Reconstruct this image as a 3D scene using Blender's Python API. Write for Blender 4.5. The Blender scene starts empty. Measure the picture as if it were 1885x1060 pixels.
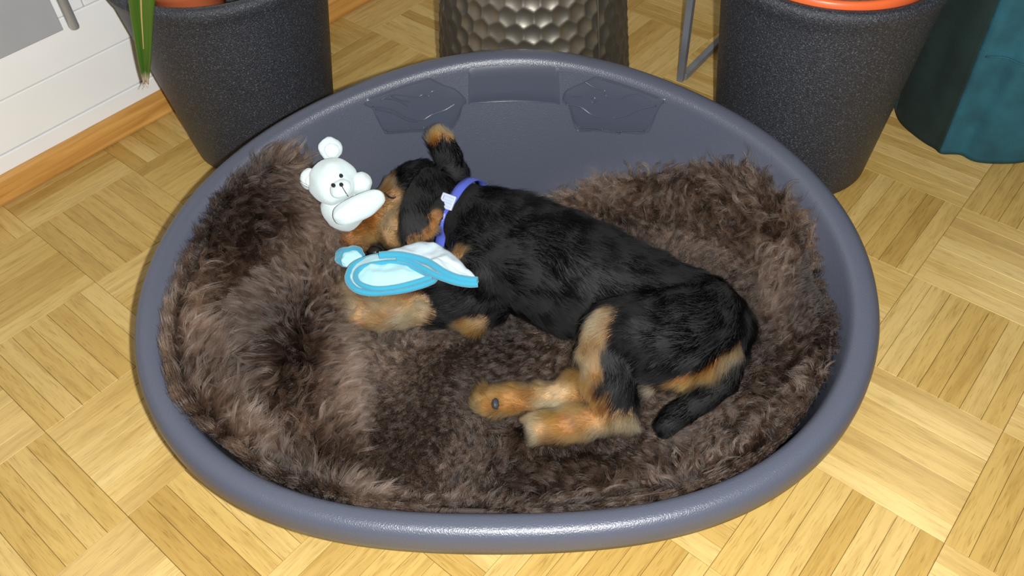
import bpy, bmesh, math, random
import numpy as np
from mathutils import Vector, Matrix
from mathutils.bvhtree import BVHTree
from mathutils import noise as mnoise
random.seed(7); rng = np.random.default_rng(7)
sc = bpy.context.scene
C = bpy.data.collections.new('scene'); sc.collection.children.link(C)

# ------------------------------------------------------------------ camera
FPX, CAMH, TILT, ROLL = 1564.469, 0.7692, 0.8198974, -0.0483888
cam_d = bpy.data.cameras.new('camera'); cam = bpy.data.objects.new('camera', cam_d); C.objects.link(cam)
cam_d.sensor_fit = 'HORIZONTAL'; cam_d.sensor_width = 36.0; cam_d.lens = FPX / 1885 * 36.0
cam_d.clip_start = 0.01
_fw = Vector((0, math.cos(TILT), -math.sin(TILT))); _up = Vector((0, math.sin(TILT), math.cos(TILT))); _rt = Vector((1, 0, 0))
_X = _rt * math.cos(ROLL) + _up * math.sin(ROLL); _Y = -_rt * math.sin(ROLL) + _up * math.cos(ROLL)
CAM = Vector((0, 0, CAMH))
_R = Matrix((_X, _Y, -_fw)).transposed().to_4x4(); _R.translation = CAM
cam.matrix_world = _R
sc.camera = cam

# ------------------------------------------------------------------ light: phone flash beside the lens, dim warm room light
w = bpy.data.worlds.new('room_light'); sc.world = w; w.use_nodes = True
w.node_tree.nodes['Background'].inputs[0].default_value = (1.0, 0.88, 0.74, 1)
w.node_tree.nodes['Background'].inputs[1].default_value = 0.20
fl = bpy.data.lights.new('phone_flash', 'POINT'); fl.shadow_soft_size = 0.006; fl.energy = 60.0; fl.color = (1.0, 1.0, 0.99)
flo = bpy.data.objects.new('phone_flash', fl); C.objects.link(flo)
_F = _R.copy(); _F.translation = CAM + _X * 0.030 - _Y * 0.004 - _fw * 0.01; flo.matrix_world = _F
vs = sc.view_settings
vs.view_transform = 'Standard'; vs.look = 'None'; vs.gamma = 1.0; vs.use_curve_mapping = False; vs.exposure = 0.0
sc.cycles.use_denoising = True
sc.cycles.max_bounces = 8; sc.cycles.transmission_bounces = 8

# ------------------------------------------------------------------ helpers
def ray(px, py):
    a, b = (px - 942.5) / FPX, (py - 530) / FPX
    return _fw + _X * a - _Y * b
def at(px, py, z):
    d = ray(px, py); return CAM + d * ((z - CAMH) / d.z)
def to_px(P):
    P = np.asarray(P, float) - np.array(CAM)
    d = P @ np.array(_fw); return 942.5 + FPX * (P @ np.array(_X)) / d, 530 - FPX * (P @ np.array(_Y)) / d

def tag(o, label=None, cat=None, group=None, kind=None):
    if label: o['label'] = label
    if cat: o['category'] = cat
    if group: o['group'] = group
    if kind: o['kind'] = kind
    return o
def empty(name, loc):
    o = bpy.data.objects.new(name, None); C.objects.link(o); o.location = loc; o.empty_display_size = .05; return o
def link(name, me, mat, parent=None, smooth=True):
    o = bpy.data.objects.new(name, me); C.objects.link(o)
    if mat is not None: me.materials.append(mat)
    if smooth and len(me.polygons): me.polygons.foreach_set('use_smooth', [True] * len(me.polygons))
    if parent is not None:
        o.parent = parent
        if parent.type == 'EMPTY': o.matrix_parent_inverse = Matrix.Translation(-parent.location)   # mesh parts keep world coordinates
    return o
def pyobj(name, v, f, mat, parent=None, smooth=True):
    me = bpy.data.meshes.new(name); me.from_pydata([tuple(p) for p in v], [], f); me.update()
    return link(name, me, mat, parent, smooth)
def bmobj(name, bm, mat, parent=None, smooth=True):
    bmesh.ops.recalc_face_normals(bm, faces=bm.faces)
    me = bpy.data.meshes.new(name); bm.to_mesh(me); bm.free(); return link(name, me, mat, parent, smooth)
def grid_faces(nu, nv, cu=False, cv=False):
    F = []
    for i in range(nu if cu else nu - 1):
        for j in range(nv if cv else nv - 1):
            a = i * nv + j; b = ((i + 1) % nu) * nv + j; c = ((i + 1) % nu) * nv + (j + 1) % nv; d = i * nv + (j + 1) % nv
            F.append((a, b, c, d))
    return F
def smooth_path(pts, n, closed=False):
    P = [Vector(p) for p in pts]; out = []; m = len(P); segs = m if closed else m - 1
    for k in range(n):
        t = k / (n if closed else n - 1) * segs; i = min(int(t), segs - 1); u = t - i
        g = (lambda j: P[j % m]) if closed else (lambda j: P[max(0, min(m - 1, j))])
        p0, p1, p2, p3 = g(i - 1), g(i), g(i + 1), g(i + 2)
        out.append(.5 * ((2 * p1) + (p2 - p0) * u + (2 * p0 - 5 * p1 + 4 * p2 - p3) * u * u + (3 * p1 - p0 - 3 * p2 + p3) * u ** 3))
    return out
def tube(path, rad, seg=10, closed=False):
    n = len(path); V = []; prev = None
    for i, p in enumerate(path):
        a = path[(i - 1) % n] if (closed or i > 0) else path[i]; b = path[(i + 1) % n] if (closed or i < n - 1) else path[i]
        t = (b - a).normalized()
        if prev is None: prev = t.orthogonal().normalized()
        e1 = (prev - t * prev.dot(t)).normalized(); prev = e1; e2 = t.cross(e1)
        r = rad[i] if hasattr(rad, '__len__') else rad
        for k in range(seg):
            c = 2 * math.pi * k / seg; V.append(p + e1 * (r * math.cos(c)) + e2 * (r * math.sin(c)))
    F = grid_faces(n, seg, closed, True)
    if not closed:
        F.append(tuple(range(seg - 1, -1, -1))); F.append(tuple((n - 1) * seg + k for k in range(seg)))
    return V, F
def lathe(prof, cx, cy, n=96, closed=True):
    V = []; m = len(prof)
    for i in range(n):
        a = 2 * math.pi * i / n
        for r, z in prof: V.append((cx + r * math.cos(a), cy + r * math.sin(a), z))
    return V, grid_faces(n, m, True, closed)
def rbox(bm, c, s, bev=.002, rot=None):
    M = Matrix.Translation(c) @ (rot.to_4x4() if rot is not None else Matrix()) @ Matrix.Diagonal((*s, 1))
    r = bmesh.ops.create_cube(bm, size=1, matrix=M)
    es = {e for v in r['verts'] for e in v.link_edges}
    if bev: bmesh.ops.bevel(bm, geom=list(es), offset=bev, segments=2, affect='EDGES', profile=.5)

# ------------------------------------------------------------------ material helpers
def nmat(name):
    m = bpy.data.materials.new(name); m.use_nodes = True; nt = m.node_tree
    return m, nt, nt.nodes['Principled BSDF']
def N(nt, t, **k):
    n = nt.nodes.new(t)
    for a, b in k.items(): setattr(n, a, b)
    return n
def bump_noise(nt, bsdf, scale, strength, dist=.001, coord='Object', detail=3):
    tc = N(nt, 'ShaderNodeTexCoord'); nz = N(nt, 'ShaderNodeTexNoise'); nz.inputs['Scale'].default_value = scale; nz.inputs['Detail'].default_value = detail
    bp = N(nt, 'ShaderNodeBump'); bp.inputs['Strength'].default_value = strength; bp.inputs['Distance'].default_value = dist
    nt.links.new(tc.outputs[coord], nz.inputs['Vector']); nt.links.new(nz.outputs['Fac'], bp.inputs['Height']); nt.links.new(bp.outputs['Normal'], bsdf.inputs['Normal'])
    return tc, nz, bp
def ramp(nt, fac, stops):
    r = N(nt, 'ShaderNodeValToRGB'); e = r.color_ramp.elements
    while len(e) < len(stops): e.new(.5)
    for i, (p, c) in enumerate(stops): e[i].position = p; e[i].color = (*c, 1)
    nt.links.new(fac, r.inputs[0]); return r
def simple(name, col, rough=.5, scale=300, strength=.2, dist=.0005, var=.12, metal=0, spec=.5):
    m, nt, b = nmat(name); tc, nz, bp = bump_noise(nt, b, scale, strength, dist)
    n2 = N(nt, 'ShaderNodeTexNoise'); n2.inputs['Scale'].default_value = 14; nt.links.new(tc.outputs['Object'], n2.inputs['Vector'])
    r = ramp(nt, n2.outputs['Fac'], [(.3, tuple(c * (1 - var) for c in col)), (.7, tuple(min(1, c * (1 + var)) for c in col))])
    nt.links.new(r.outputs[0], b.inputs['Base Color']); b.inputs['Roughness'].default_value = rough; b.inputs['Metallic'].default_value = metal
    b.inputs['Specular IOR Level'].default_value = spec
    return m

def parquet_mat():
    m, nt, b = nmat('oak_parquet')
    at_ = N(nt, 'ShaderNodeAttribute', attribute_name='lpos'); ar = N(nt, 'ShaderNodeAttribute', attribute_name='rnd'); tg = N(nt, 'ShaderNodeAttribute', attribute_name='tang')
    oi = N(nt, 'ShaderNodeObjectInfo')
    add = N(nt, 'ShaderNodeMath', operation='ADD'); nt.links.new(ar.outputs['Fac'], add.inputs[0]); nt.links.new(oi.outputs['Random'], add.inputs[1])
    fr = N(nt, 'ShaderNodeMath', operation='FRACT'); nt.links.new(add.outputs[0], fr.inputs[0])
    # per-strip offset of the grain
    mul = N(nt, 'ShaderNodeVectorMath', operation='SCALE'); mul.inputs[0].default_value = (3.1, 7.7, 5.3); sc_ = N(nt, 'ShaderNodeMath', operation='MULTIPLY'); sc_.inputs[1].default_value = 9.0
    nt.links.new(fr.outputs[0], sc_.inputs[0]); nt.links.new(sc_.outputs[0], mul.inputs['Scale'])
    va = N(nt, 'ShaderNodeVectorMath', operation='ADD'); nt.links.new(at_.outputs['Vector'], va.inputs[0]); nt.links.new(mul.outputs[0], va.inputs[1])
    mp = N(nt, 'ShaderNodeMapping'); mp.inputs['Scale'].default_value = (12, 130, 130); nt.links.new(va.outputs[0], mp.inputs['Vector'])
    g = N(nt, 'ShaderNodeTexNoise'); g.inputs['Scale'].default_value = 1.0; g.inputs['Detail'].default_value = 5; g.inputs['Roughness'].default_value = .6; g.inputs['Distortion'].default_value = .6
    nt.links.new(mp.outputs[0], g.inputs['Vector'])
    mp2 = N(nt, 'ShaderNodeMapping'); mp2.inputs['Scale'].default_value = (45, 900, 900); nt.links.new(va.outputs[0], mp2.inputs['Vector'])
    p = N(nt, 'ShaderNodeTexNoise'); p.inputs['Scale'].default_value = 1.0; p.inputs['Detail'].default_value = 2; nt.links.new(mp2.outputs[0], p.inputs['Vector'])
    tone = ramp(nt, fr.outputs[0], [(0, (.46, .285, .075)), (.3, (.53, .345, .100)), (.65, (.58, .390, .122)), (1, (.64, .455, .170))])
    gr = ramp(nt, g.outputs['Fac'], [(.3, (.78, .74, .66)), (.55, (1, 1, 1)), (.75, (1.0, 1.0, 1.0))])
    pr = ramp(nt, p.outputs['Fac'], [(.30, (.62, .55, .45)), (.42, (1, 1, 1))])
    m1 = N(nt, 'ShaderNodeMix', data_type='RGBA', blend_type='MULTIPLY'); m1.inputs[0].default_value = 1; nt.links.new(tone.outputs[0], m1.inputs[6]); nt.links.new(gr.outputs[0], m1.inputs[7])
    m2 = N(nt, 'ShaderNodeMix', data_type='RGBA', blend_type='MULTIPLY'); m2.inputs[0].default_value = .8; nt.links.new(m1.outputs[2], m2.inputs[6]); nt.links.new(pr.outputs[0], m2.inputs[7])
    nt.links.new(m2.outputs[2], b.inputs['Base Color'])
    b.inputs['Roughness'].default_value = .5; b.inputs['Anisotropic'].default_value = .95; b.inputs['Anisotropic Rotation'].default_value = .25; b.inputs['Specular IOR Level'].default_value = .75; b.inputs['Specular Tint'].default_value = (1.0, .90, .55, 1)
    vt = N(nt, 'ShaderNodeVectorTransform', vector_type='VECTOR', convert_from='OBJECT', convert_to='WORLD'); nt.links.new(tg.outputs['Vector'], vt.inputs[0]); nt.links.new(vt.outputs[0], b.inputs['Tangent'])
    bp = N(nt, 'ShaderNodeBump'); bp.inputs['Strength'].default_value = .12; bp.inputs['Distance'].default_value = .0004; nt.links.new(p.outputs['Fac'], bp.inputs['Height']); nt.links.new(bp.outputs[0], b.inputs['Normal'])
    return m
def plastic_mat(name, col, grain, strength, rough):
    m, nt, b = nmat(name); tc, nz, bp = bump_noise(nt, b, grain, strength, .0006, detail=2)
    b.inputs['Base Color'].default_value = (*col, 1); b.inputs['Roughness'].default_value = rough; b.inputs['Specular IOR Level'].default_value = .55
    return m
def planter_mat():
    m, nt, b = nmat('speckled_planter'); tc, nz, bp = bump_noise(nt, b, 700, .8, .0016, detail=3)
    v = N(nt, 'ShaderNodeTexNoise'); v.inputs['Scale'].default_value = 620; v.inputs['Detail'].default_value = 2; nt.links.new(tc.outputs['Object'], v.inputs['Vector'])
    r = ramp(nt, v.outputs['Fac'], [(.36, (.014, .016, .022)), (.60, (.034, .038, .050)), (.72, (.13, .14, .16))])
    nt.links.new(r.outputs[0], b.inputs['Base Color']); b.inputs['Roughness'].default_value = .42
    return m
def wood_mat(name, c1, c2):
    m, nt, b = nmat(name); tc = N(nt, 'ShaderNodeTexCoord'); mp = N(nt, 'ShaderNodeMapping'); mp.inputs['Scale'].default_value = (6, 90, 90)
    nt.links.new(tc.outputs['Object'], mp.inputs[0]); g = N(nt, 'ShaderNodeTexNoise'); g.inputs['Scale'].default_value = 1; g.inputs['Detail'].default_value = 6; g.inputs['Distortion'].default_value = .8; nt.links.new(mp.outputs[0], g.inputs[0])
    r = ramp(nt, g.outputs['Fac'], [(.3, c1), (.7, c2)]); nt.links.new(r.outputs[0], b.inputs['Base Color']); b.inputs['Roughness'].default_value = .4
    return m
def fur_mat(name, rough, rrough, ior=1.5):
    m = bpy.data.materials.new(name); m.use_nodes = True; nt = m.node_tree; nt.nodes.clear()
    out = N(nt, 'ShaderNodeOutputMaterial'); h = N(nt, 'ShaderNodeBsdfHairPrincipled'); h.parametrization = 'COLOR'
    a = N(nt, 'ShaderNodeAttribute', attribute_name='col'); nt.links.new(a.outputs['Color'], h.inputs['Color'])
    h.inputs['Roughness'].default_value = rough; h.inputs['IOR'].default_value = ior; h.inputs['Radial Roughness'].default_value = rrough
    nt.links.new(h.outputs[0], out.inputs[0]); return m
def skin_mat(name):
    m, nt, b = nmat(name); a = N(nt, 'ShaderNodeAttribute', attribute_name='col'); bump_noise(nt, b, 400, .3)
    nt.links.new(a.outputs['Color'], b.inputs['Base Color']); b.inputs['Roughness'].default_value = .8; return m

M_floor = parquet_mat()
M_bed = plastic_mat('grained_grey_plastic', (.064, .072, .100), 800, .60, .33)
M_bed_smooth = plastic_mat('smooth_grey_plastic', (.054, .062, .088), 900, .04, .24)
M_planter = planter_mat()
M_white = simple('white_lacquer', (.82, .83, .83), .35, 60, .03, var=.015)
M_grey = simple('pale_grey_panel', (.36, .37, .39), .3, 60, .03, var=.03)
M_chrome = simple('brushed_chrome', (.40, .42, .43), .34, 120, .15, metal=.5)
M_skirt = wood_mat('orange_oak', (.42, .19, .035), (.66, .36, .10))
M_terra = simple('terracotta', (.62, .15, .05), .6, 120, .25)
M_orange = simple('orange_plastic', (.72, .13, .035), .35, 200, .1, var=.06)
M_soil = simple('soil', (.20, .14, .09), .9, 140, 1.0, .004, var=.6)
M_steel = simple('grey_painted_steel', (.17, .18, .20), .45, 300, .2, var=.25)
M_bronze = simple('hammered_bronze', (.27, .250, .21), .42, 90, .1, metal=.9, var=.15)
M_joint = simple('joint_filler', (.16, .09, .03), .8)

# ------------------------------------------------------------------ setting: parquet floor
SQ = .16; PITCH = SQ / 7; ANG = 3.981366847
uvec = Vector((math.cos(ANG), math.sin(ANG), 0)); vvec = Vector((-math.sin(ANG), math.cos(ANG), 0)); ORG = Vector((.60049, .82414, 0))
def strip_geo(c, ex, ey, L, W, H=.008, ch=.0003):
    V = []
    for z, k in ((-H, 0), (-ch, 0), (0, ch)):
        for sx, sy in ((-1, -1), (1, -1), (1, 1), (-1, 1)):
            V.append(c + ex * (sx * (L / 2 - k)) + ey * (sy * (W / 2 - k)) + Vector((0, 0, z)))
    F = [(8, 9, 10, 11)]
    for b in (0, 4):
        for k in range(4): F.append((b + k, b + (k + 1) % 4, b + 4 + (k + 1) % 4, b + 4 + k))
    return V, F
def strip_attrs(me, lpos, rnd, tang):
    n = len(me.vertices)
    for nm, ty, d in (('lpos', 'FLOAT_VECTOR', lpos), ('tang', 'FLOAT_VECTOR', tang)):
        me.attributes.new(nm, ty, 'POINT').data.foreach_set('vector', np.asarray(d, np.float32).ravel())
    me.attributes.new('rnd', 'FLOAT', 'POINT').data.foreach_set('value', np.asarray(rnd, np.float32).ravel())
bm = bmesh.new(); rbox(bm, (0, .9, -.014), (4.4, 4.4, .012), 0)
floor = bmobj('floor', bm, M_joint, None, False); tag(floor, 'oak mosaic parquet floor laid in basket-weave squares', None, None, 'structure')
V, F = strip_geo(Vector(), Vector((1, 0, 0)), Vector((0, 1, 0)), SQ - .0004, PITCH - .00035)
strip_me = bpy.data.meshes.new('strip'); strip_me.from_pydata(V, [], F); strip_me.materials.append(M_floor)
strip_attrs(strip_me, V, [0] * len(V), [(1, 0, 0)] * len(V))
cands = []
for i in range(-14, 20):
    for j in range(-17, 13):
        for k in range(7):
            off = (k + .5) * PITCH
            if (i + j) % 2: c = ORG + uvec * ((i + .5) * SQ) + vvec * (j * SQ + off); a = ANG
            else: c = ORG + uvec * (i * SQ + off) + vvec * ((j + .5) * SQ); a = ANG + math.pi / 2
            if abs(c.x) > 2.1 or abs(c.y - .9) > 2.1 or (-.744 * c.x + .668 * c.y) > 1.15 or c.y < -.6: continue
            e = Vector((math.cos(a), math.sin(a), 0)) * (SQ * .5)
            vis = 0; area = 0
            if c.y > .05:
                for s in (-.9, 0, .9):
                    x, y = to_px(c + e * s)
                    hid = ((x - 940) / 670) ** 2 + ((y - 555) / 440) ** 2 < 1 or (y < 330 and (215 + y * .5 < x < 612 or 1318 < x < 1725 - y * .45)) or (y < 90 and 806 < x < 1155)
                    if -20 < x < 1905 and -20 < y < 1080 and not hid: vis += 1
                d = (c - CAM).length; area = vis / d ** 3
            cands.append((area, c, a))
cands.sort(key=lambda t: -t[0])
for area, c, a in cands[:300]:
    o = bpy.data.objects.new('strip', strip_me); C.objects.link(o); o.parent = floor
    o.location = c + Vector((0, 0, random.uniform(-.0002, .0001))); o.rotation_euler = (random.uniform(-.003, .003), 0, a + (math.pi if random.random() < .5 else 0))
RV = []; RF = []; RL = []; RR = []; RT = []
for area, c, a in cands[300:]:
    ex = Vector((math.cos(a), math.sin(a), 0)); ey = Vector((-ex.y, ex.x, 0))
    v, f = strip_geo(c, ex, ey, SQ - .0004, PITCH - .00035); b0 = len(RV)
    RV += v; RF += [tuple(q + b0 for q in t) for t in f]; RL += V; RR += [random.random()] * len(v); RT += [ex] * len(v)
rest = pyobj('parquet_strips', RV, RF, M_floor, floor, False); strip_attrs(rest.data, RL, RR, RT); rest['kind'] = 'stuff'

# ------------------------------------------------------------------ setting: white boarded wall with oak skirting
nW = Vector((-.744, .668, 0)); tW = Vector((.668, .744, 0)); B0 = Vector((-.70893, .9155, 0))
rotW = Matrix((tW, nW, Vector((0, 0, 1)))).transposed()
def wbox(name, s0, s1, z0, z1, d0, d1, mat, parent=None, bev=.0015):
    bm = bmesh.new(); rbox(bm, Vector(((s0 + s1) / 2, (d0 + d1) / 2, (z0 + z1) / 2)), (s1 - s0, d1 - d0, z1 - z0), bev)
    me = bpy.data.meshes.new(name); bm.to_mesh(me); bm.free()
    o = link(name, me, mat, None, False)
    o.matrix_world = Matrix.Translation(B0) @ rotW.to_4x4()
    if parent is not None: o.parent = parent; o.matrix_parent_inverse = parent.matrix_world.inverted() if parent.type != 'EMPTY' else Matrix.Translation(-parent.location)
    return o
wall = wbox('wall_left', -1.4, 2.2, -.0, 1.6, .022, .12, M_white, None, 0); tag(wall, 'white boarded wall beside the speckled planter', None, None, 'structure')
wall.matrix_world = Matrix.Translation(B0) @ rotW.to_4x4()
wm = wall.matrix_world.copy()
def wchild(name, *a, **k):
    o = wbox(name, *a, **k); o.parent = wall; o.matrix_parent_inverse = wm.inverted(); o.matrix_world = wm; return o
wchild('board', -1.4, 2.2, .036, .0645, .008, .024, M_white)
wchild('board', -1.4, 2.2, .0655, .1335, .010, .024, M_white)
wchild('board', -1.4, 2.2, .1345, .2015, .010, .024, M_white)
wchild('board', .2285, 2.2, .2025, .60, .010, .024, M_white)
wchild('board', -1.4, .2275, .2025, .60, .010, .024, M_white)
sk = wbox('baseboard_left', -1.4, 2.2, 0, .041, .0, .016, M_skirt, None, .005); tag(sk, 'orange oak skirting board under white wall', None, None, 'structure')
gp = empty('door_1', B0 + tW * .0 + nW * .004 + Vector((0, 0, .188))); tag(gp, 'pale grey panel door with a chrome bar, set in the white boarded wall', None, None, 'structure')
def gchild(name, *a, **k):
    o = wbox(name, *a, **k); o.parent = gp; o.matrix_parent_inverse = Matrix.Translation(-gp.location); o.matrix_basis = wm; return o
gchild('sheet', -.9, .036, .188, .62, .004, .010, M_grey, None)
gchild('sheet', .037, .1875, .188, .62, .004, .010, M_grey, None)
bm = bmesh.new(); rbox(bm, Vector((.200, -.001, .41)), (.013, .014, .45), .005)
me = bpy.data.meshes.new('bar'); bm.to_mesh(me); bm.free(); o = link('bar', me, M_chrome); o.parent = gp; o.matrix_parent_inverse = Matrix.Translation(-gp.location); o.matrix_basis = wm

# ------------------------------------------------------------------ planters
def planter(name, cx, cy, rb, rt, H, label):
    t = empty(name, (cx, cy, 0)); tag(t, label, 'planter', 'anthracite speckled planters')
    R = lambda z: rb + (rt - rb) * z / H
    prof = [(rb - .012, 0), (rb - .003, .001), (R(.006), .006)] + [(R(z), z) for z in np.linspace(.02, H - .030, 10)]
    prof += [(R(H - .024) + .0005, H - .024), (R(H - .02) + .0025, H - .018), (rt + .003, H - .008), (rt + .0015, H - .002), (rt - .003, H), (rt - .010, H - .001), (rt - .014, H - .006)]
    prof += [(R(z) - .018, z) for z in (H - .05, H * .5, .02)] + [(.001, .02), (.001, 0)]
    V, F = lathe(prof, cx, cy, 112); o = pyobj('body', V, F, M_planter, t)
    return t
planter('planter', -.358, 1.06, .102, .140, .28, 'dark speckled planter by the white wall, holding the long green leaf')
planter('planter', .402, .955, .104, .132, .29, 'dark speckled planter beside the teal fabric, holding the orange pot')
def inner_pot(name, cx, cy, r, z0, z1, mat, label):
    t = empty(name, (cx, cy, z0)); tag(t, label, 'plant pot')
    prof = [(r * .72, z0), (r * .92, z1 - .022), (r, z1 - .020), (r * 1.01, z1 - .002), (r * .99, z1), (r * .95, z1), (r * .93, z1 - .005), (r * .88, z1 - .02), (r * .70, z0 + .006), (.001, z0 + .006), (.001, z0)]
    V, F = lathe(prof, cx, cy, 80); pyobj('body', V, F, mat, t)
    n, mm = 28, 6; V = [(cx, cy, z1 - .016)]; F = []
    for i in range(1, mm + 1):
        for k in range(n):
            a = 2 * math.pi * k / n; rr = r * .9 * i / mm; V.append((cx + rr * math.cos(a), cy + rr * math.sin(a), z1 - .018 + random.uniform(-.003, .005)))
    for k in range(n): F.append((0, 1 + k, 1 + (k + 1) % n))
    for i in range(mm - 1):
        for k in range(n): F.append((1 + i * n + k, 1 + (i + 1) * n + k, 1 + (i + 1) * n + (k + 1) % n, 1 + i * n + (k + 1) % n))
    pyobj('soil', V, F, M_soil, t); return t
inner_pot('plant_pot', -.399, 1.035, .050, .0205, .277, M_terra, 'terracotta plant pot set inside the dark planter by the wall')
inner_pot('plant_pot', .402, .955, .1115, .0205, .292, M_orange, 'glossy orange plant pot set inside the dark planter by the teal fabric')

# hanging leaf of a plant in the left planter
def leaf_mat():
    m, nt, b = nmat('leaf_green'); a = N(nt, 'ShaderNodeAttribute', attribute_name='luv'); s = N(nt, 'ShaderNodeSeparateXYZ'); nt.links.new(a.outputs['Vector'], s.inputs[0])
    tc = N(nt, 'ShaderNodeTexCoord'); mp = N(nt, 'ShaderNodeMapping'); mp.inputs['Scale'].default_value = (60, 3, 1); nt.links.new(a.outputs['Vector'], mp.inputs[0])
    nz = N(nt, 'ShaderNodeTexNoise'); nz.inputs['Scale'].default_value = 1; nt.links.new(mp.outputs[0], nz.inputs[0])
    g = ramp(nt, nz.outputs['Fac'], [(.3, (.028, .10, .010)), (.7, (.085, .22, .028))])
    # dry slit along the blade and dry tip
    sl = N(nt, 'ShaderNodeMath', operation='SUBTRACT'); sl.inputs[1].default_value = .53; nt.links.new(s.outputs[0], sl.inputs[0])
    ab = N(nt, 'ShaderNodeMath', operation='ABSOLUTE'); nt.links.new(sl.outputs[0], ab.inputs[0]); lt = N(nt, 'ShaderNodeMath', operation='LESS_THAN'); lt.inputs[1].default_value = .035; nt.links.new(ab.outputs[0], lt.inputs[0])
    gt = N(nt, 'ShaderNodeMath', operation='LESS_THAN'); gt.inputs[1].default_value = .80; nt.links.new(s.outputs[1], gt.inputs[0]); an = N(nt, 'ShaderNodeMath', operation='MULTIPLY'); nt.links.new(lt.outputs[0], an.inputs[0]); nt.links.new(gt.outputs[0], an.inputs[1])
    m1 = N(nt, 'ShaderNodeMix', data_type='RGBA'); nt.links.new(an.outputs[0], m1.inputs[0]); nt.links.new(g.outputs[0], m1.inputs[6]); m1.inputs[7].default_value = (.62, .47, .20, 1)
    tr = ramp(nt, s.outputs[1], [(.90, (0, 0, 0)), (.95, (1, 1, 1))]); m2 = N(nt, 'ShaderNodeMix', data_type='RGBA'); nt.links.new(tr.outputs[0], m2.inputs[0]); nt.links.new(m1.outputs[2], m2.inputs[6]); m2.inputs[7].default_value = (.60, .52, .40, 1)
    nt.links.new(m2.outputs[2], b.inputs['Base Color']); b.inputs['Roughness'].default_value = .38; return m
M_leaf = leaf_mat()
pl = empty('dracaena', (-.399, 1.035, .262)); tag(pl, 'plant with a long green drooping leaf, growing in terracotta pot', 'plant')
tip = at(268, 148, .175); low = at(262, 40, .29); hi = at(256, -60, .38)
path = [Vector((-.399, 1.035, .262)), Vector((-.402, 1.028, .42)), Vector((-.41, .99, .49)), hi + Vector((.0, .01, .05)), hi, low, tip.lerp(low, .35), tip]
P = smooth_path(path, 60); V = []; luv = []
nl = len(P)
for i, p in enumerate(P):
    s = i / (nl - 1); t_ = (P[min(i + 1, nl - 1)] - P[max(i - 1, 0)]).normalized()
    side = t_.cross((CAM - p)).normalized() if i > 25 else Vector((.8, .6, 0))
    wd = .0150 * (min(1, s * 6 + .25)) * (1 if s < .58 else max(.24, 1 - (s - .58) * 2.0))
    nn = side.cross(t_).normalized()
    for k in range(7):
        u = k / 6; V.append(p + side * ((u - .5) * 2 * wd) + nn * (abs(u - .5) * .010)); luv.append((u, s, 0))
o = pyobj('leaf', V, grid_faces(nl, 7), M_leaf, pl); o.data.attributes.new('luv', 'FLOAT_VECTOR', 'POINT').data.foreach_set('vector', np.array(luv, np.float32).ravel())
o.modifiers.new('thick', 'SOLIDIFY').thickness = .0012
V, F = tube([Vector((-.399, 1.035, .262)), Vector((-.400, 1.033, .34)), Vector((-.403, 1.026, .46))], [.009, .008, .003], 10); pyobj('stem', V, F, M_leaf, pl)
M_dry = simple('dry_leaf', (.62, .55, .42), .7, 200, .4)
for k in range(4):
    a = tip + Vector((random.uniform(-.003, .003), 0, .002)); b_ = a + Vector((random.uniform(-.014, .006), -.002, -.010 - random.random() * .006))
    V, F = tube([a, a.lerp(b_, .5) + Vector((.001, 0, .001)), b_], [.0008, .0006, .0003], 5); pyobj('dry_tip', V, F, M_dry, pl)

# ------------------------------------------------------------------ hammered metal drum
def drum():
    t = empty('metal_drum', (.047, 1.072, 0)); tag(t, 'hammered bronze metal drum with honeycomb dimples behind the dog bed', 'drum')
    H, rb, rt = .31, .146, .117; n, m = 400, 150; cell = .0245; V = []
    ncol = round(2 * math.pi * .135 / cell); rowh = cell * .866
    for i in range(n):
        a = 2 * math.pi * i / n
        for j in range(m):
            z = H * j / (m - 1); r = rb + (rt - rb) * (z / H)
            u = a / (2 * math.pi) * ncol; v = z / rowh
            best = 9; b2 = 9
            for q in (math.floor(v), math.floor(v) + 1):
                sh = .5 * (q % 2); c = round(u - sh) + sh
                for cc in (c - 1, c, c + 1):
                    jit = .06 * math.sin(12.9 * (cc % ncol) + 78.2 * q)
                    dd = math.hypot((u - cc - jit), (v - q) * .866)
                    if dd < best: best, b2 = dd, best
                    elif dd < b2: b2 = dd
            dep = -.0030 * max(0, 1 - (best / .56) ** 2)
            if z < .006 or z > H - .006: dep = 0
            V.append((.047 + (r + dep) * math.cos(a), 1.072 + (r + dep) * math.sin(a), z))
    F = grid_faces(n, m, True, False)
    F.append(tuple(i * m for i in range(n - 1, -1, -1)))
    pyobj('shell', V, F, M_bronze, t)
    prof = [(rt + .001, H - .004), (rt + .003, H), (rt, H + .004), (rt - .01, H + .005), (.001, H + .005), (.001, H - .004)]
    V, F = lathe(prof, .047, 1.072, 96); pyobj('top', V, F, M_bronze, t)
    a = math.radians(-52); pts = [Vector((.047 + (rb + (rt - rb) * z / H + .0004) * math.cos(a), 1.072 + (rb + (rt - rb) * z / H + .0004) * math.sin(a), z)) for z in np.linspace(.005, H - .005, 24)]
    V, F = tube(pts, .0012, 6); pyobj('seam', V, F, M_bronze, t)
drum()

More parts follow.
